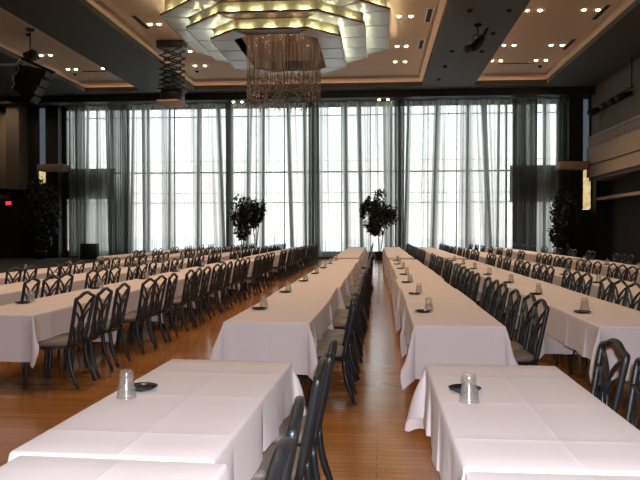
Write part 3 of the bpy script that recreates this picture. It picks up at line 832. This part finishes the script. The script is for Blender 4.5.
# spotlight under the right beam
sx, sy = ceil_xy(478, 26, BZ - .05); r = empty('hanging_spotlight', (sx, sy, 0)); tag(r, 'black hanging spotlight tilted down under the right ceiling beam', 'spotlight')
b = MB(); b.lathe([(.14, BZ - .04), (.14, BZ), (.001, BZ)], 14, cap=False); b.tube([(0, 0, BZ), (0, 0, BZ - .35)], .03, 8)
b.tube([(-.16, 0, BZ - .62), (-.18, 0, BZ - .38), (.18, 0, BZ - .38), (.2, 0, BZ - .6)], .025, 6); b.tube([(.2, 0, BZ - .4), (.34, 0, BZ - .14)], .06, 8); b.build('yoke', M['black_gloss'], r)
b = MB(); b.tube([(.18, .25, BZ - .42), (.0, .0, BZ - .68), (-.18, -.2, BZ - .88), (-.42, -.42, BZ - .98)], [.13, .17, .15, .11], 14); b.build('lamp_body', M['black'], r)
b = MB(); b.tube([(-.40, -.40, BZ - .97), (-.47, -.46, BZ - 1.0)], [.14, .14], 14); b.build('lens_ring', M['black_gloss'], r)

# spotlights on a bar at the right gallery
r = empty('lighting_bar', (10.85, 0, 0)); tag(r, 'black lighting bar with lamps above the right gallery railing', 'lighting bar')
b = MB(); b.tube([(0, 30.2, 7.7), (0, 36.6, 7.7)], .04, 8); b.tube([(0, 30.4, 7.7), (0, 30.4, BZ)], .03, 6); b.tube([(0, 36.4, 7.7), (0, 36.4, BZ)], .03, 6); b.build('bar', M['black_gloss'], r)
for k, y in enumerate((31.3, 32.3, 33.4, 35.2)):
    b = MB(); b.tube([(0, y, 7.7), (0, y, 7.56)], .02, 6); b.tube([(.30, y, 7.62), (-.05, y, 7.50), (-.36, y - .1, 7.36)], [.10, .15, .16], 12); b.build('lamp', M['black'], r)

# ------------------------------------------------------------------ indoor trees
def tree(x, y, h, rx, ry, rz_, zc, stems, lab, seed, n=900, size=.10, shape='ball'):
    rs = random.Random(seed); r = empty('indoor_tree', (x, y, 0)); tag(r, lab, 'tree', 'indoor trees by the windows')
    b = MB(); b.lathe([(.001, 0), (.20, 0), (.24, .02), (.30, .42), (.32, .46), (.29, .46), (.27, .40), (.001, .40)], 20, cap=False); b.build('pot', M['pot'], r)
    b = MB()
    for k in range(stems):
        a = 2 * PI * k / stems + .5; e = (rx * .45 * math.cos(a), ry * .4 * math.sin(a), zc)
        b.tube(smooth_path([(.04 * math.cos(a), .04 * math.sin(a), .38), (e[0] * .3 + .03, e[1] * .3, zc * .5), (e[0], e[1], zc)], 8), .028, 7)
        for q in range(4):
            t = rs.uniform(0, 6.28); b.tube([(e[0] * .8, e[1] * .8, zc * .85), (e[0] + rx * .6 * math.cos(t), e[1] + ry * .6 * math.sin(t), zc + rs.uniform(0, rz_ * .8))], .012, 5)
    b.build('trunk', M['bark'], r)
    b = MB(); cl = [(rs.gauss(0, .42), rs.gauss(0, .42), rs.gauss(0, .45)) for _ in range(28)]
    for k in range(n):
        c = cl[k % 28]; p = Vector((c[0] + rs.gauss(0, .2), c[1] + rs.gauss(0, .2), c[2] + rs.gauss(0, .2)))
        if p.length > 1.15: p *= 1.0 / p.length
        if shape == 'vase': w = .55 + .45 * (p.z + 1) / 2
        else: w = 1
        P = Vector((p.x * rx * w, p.y * ry * w, zc + p.z * rz_ + (.15 * rz_)))
        d = Vector((rs.gauss(0, 1), rs.gauss(0, 1), rs.gauss(-.3, .8))).normalized(); s_ = d.cross(Vector((rs.gauss(0, 1), rs.gauss(0, 1), rs.gauss(0, 1)))).normalized()
        L = size * rs.uniform(.7, 1.3); wv = s_ * L * .32
        b.add([P, P + d * L * .5 + wv, P + d * L, P + d * L * .5 - wv], [(0, 1, 2, 3)])
    b.build('foliage', M['foliage'], r)
W = lambda px: (px - 377) * 36.1 / 685
tree(W(240), 36.3, 3.2, .66, .55, 1.15, 2.2, 2, 'dark indoor tree left of its smaller neighbour, against the bright windows', 1, 2300, .15)
tree(W(256.5), 35.5, 3.1, .58, .5, .8, 2.45, 2, 'flaring indoor tree right of its taller neighbour, against the windows', 2, 1300, .14, 'vase')
tree(W(380), 36.2, 3.1, .92, .8, 1.15, 2.35, 2, 'round dark indoor tree standing alone behind the centre aisle', 3, 3600, .16)
tree(W(557), 35.9, 3.2, .62, .7, 1.55, 1.75, 3, 'tall dense dark tree at the right end of the curtains', 4, 4200, .17)
tree(W(30), 36.0, 3.4, .95, .8, 1.8, 2.2, 3, 'tall dark tree in shadow at the far left corner', 5, 3200, .17)
# low dark cabinets standing below the left windows
b = MB(); b.box(W(70), W(86), 36.2, 36.8, 0, .85, .02); o = b.build('low_cabinet', M['black_gloss']); tag(o, 'low dark cabinet under the leftmost windows', 'cabinet')

# ------------------------------------------------------------------ lights
def area(name, loc, rot, sx, sy, e, c, spread=PI):
    l = bpy.data.lights.new(name, 'AREA'); l.shape = 'RECTANGLE'; l.size = sx; l.size_y = sy; l.energy = e; l.color = c; l.spread = spread
    o = bpy.data.objects.new(name, l); col.objects.link(o); o.location = loc; o.rotation_euler = rot; return o
# daylight portal at the window wall
l = bpy.data.lights.new('window_portal', 'AREA'); l.shape = 'RECTANGLE'; l.size = OX1 - OX0; l.size_y = OZ1 - OZ0; l.cycles.is_portal = True
o = bpy.data.objects.new('window_portal', l); col.objects.link(o); o.location = ((OX0 + OX1) / 2, YB + .3, (OZ0 + OZ1) / 2); o.rotation_euler = (-PI / 2, 0, 0)
# cove strips along the tray edges (washing the cream trays)
WARM = (1.0, .71, .46)
for x0, x1 in ((-15.55, -12.45), (-9.62, 2.30), (4.92, 8.52)):
    e = 26 * (1.6 if x1 - x0 > 5 else 1)
    area('cove_strip', (x0 + .03, 20, BZ + .05), (0, math.radians(-115), 0), .05, 30, e * .38, WARM)
    area('cove_strip', (x1 - .03, 20, BZ + .05), (0, math.radians(115), 0), .05, 30, e * .38, WARM)
    area('cove_strip', ((x0 + x1) / 2, 35.45, BZ + .05), (math.radians(-115), 0, 0), x1 - x0 - .1, .05, 4 * (x1 - x0) / 3, (1, .5, .25))
# downlight beams, also used for added wall washes
def spot(loc, e, size=1.9, blend=.8, c=WARM):
    l = bpy.data.lights.new('downlight_and_wash', 'SPOT'); l.energy = e; l.spot_size = size; l.spot_blend = blend; l.color = c; l.shadow_soft_size = .12
    o = bpy.data.objects.new('downlight_and_wash', l); col.objects.link(o); o.location = loc; return o
for s_ in spots: spot(s_, 300)
for y in (8, 14, 20):                    # the same fixtures carry on over the near half of the room
    for x in (-14, -7, -3.5, 0, 6.7):
        spot((x, y, CZ - .12), 460)
l = bpy.data.lights.new('chandelier_lamp', 'POINT'); l.energy = 90; l.color = (1, .75, .5); l.shadow_soft_size = .25
o = bpy.data.objects.new('chandelier_lamp', l); col.objects.link(o); o.location = (CHX, CHY - 1.2, 8.95)
for x_, y_ in ((-20.6, 35.6), (-19.6, 34.5)):  # added wash to brighten the left screen and column, no fixture there
    o = spot((x_, y_, BZ - .05), 80, 1.9); o.rotation_euler = (math.radians(28), 0, 0)
for y_ in (26, 31, 35.5):  # angled wash on the right gallery front, no fixture drawn
    o = spot((9.4, y_, BZ - .05), 70, 2.2); o.rotation_euler = (0, math.radians(42), 0)
# the camera's own flash
l = bpy.data.lights.new('camera_flash', 'SPOT'); l.energy = 680; l.color = (.95, .94, 1.0); l.shadow_soft_size = .025; l.spot_size = math.radians(85); l.spot_blend = .6
o = bpy.data.objects.new('camera_flash', l); col.objects.link(o); o.location = (.04, -.02, H + .09)
o.rotation_euler = (math.radians(83), 0, math.radians(4.8))

# world : bright overcast sky
w = bpy.data.worlds.new('overcast'); sc.world = w; w.use_nodes = True; nt = w.node_tree; bg = nt.nodes['Background']
tc = nt.nodes.new('ShaderNodeTexCoord'); sp = nt.nodes.new('ShaderNodeSeparateXYZ'); rp = nt.nodes.new('ShaderNodeValToRGB')
rp.color_ramp.elements[0].position = .0; rp.color_ramp.elements[0].color = (1.0, .95, .92, 1)
rp.color_ramp.elements[1].position = .22; rp.color_ramp.elements[1].color = (.86, .95, 1.0, 1)
link(nt, tc.outputs['Generated'], sp.inputs[0]); link(nt, sp.outputs['Z'], rp.inputs['Fac']); link(nt, rp.outputs['Color'], bg.inputs['Color'])
bg.inputs['Strength'].default_value = 3.0

# ------------------------------------------------------------------ camera
cam = bpy.data.cameras.new('camera'); cam.sensor_width = 36; cam.lens = 685 * 36 / 640; cam.clip_end = 400
co = bpy.data.objects.new('camera', cam); col.objects.link(co); co.location = (0, 0, H)
co.rotation_euler = (PI / 2 - math.atan(9.5 / 685), 0, math.atan(57 / 685))
sc.camera = co
sc.view_settings.view_transform = 'Standard'; sc.view_settings.look = 'None'; sc.view_settings.gamma = 1; sc.view_settings.use_curve_mapping = False
sc.view_settings.exposure = .1
cy = sc.cycles; cy.transparent_max_bounces = 40; cy.max_bounces = 6; cy.diffuse_bounces = 3; cy.glossy_bounces = 3; cy.use_denoising = True
cy.sample_clamp_indirect = 4; cy.caustics_reflective = False; cy.caustics_refractive = False
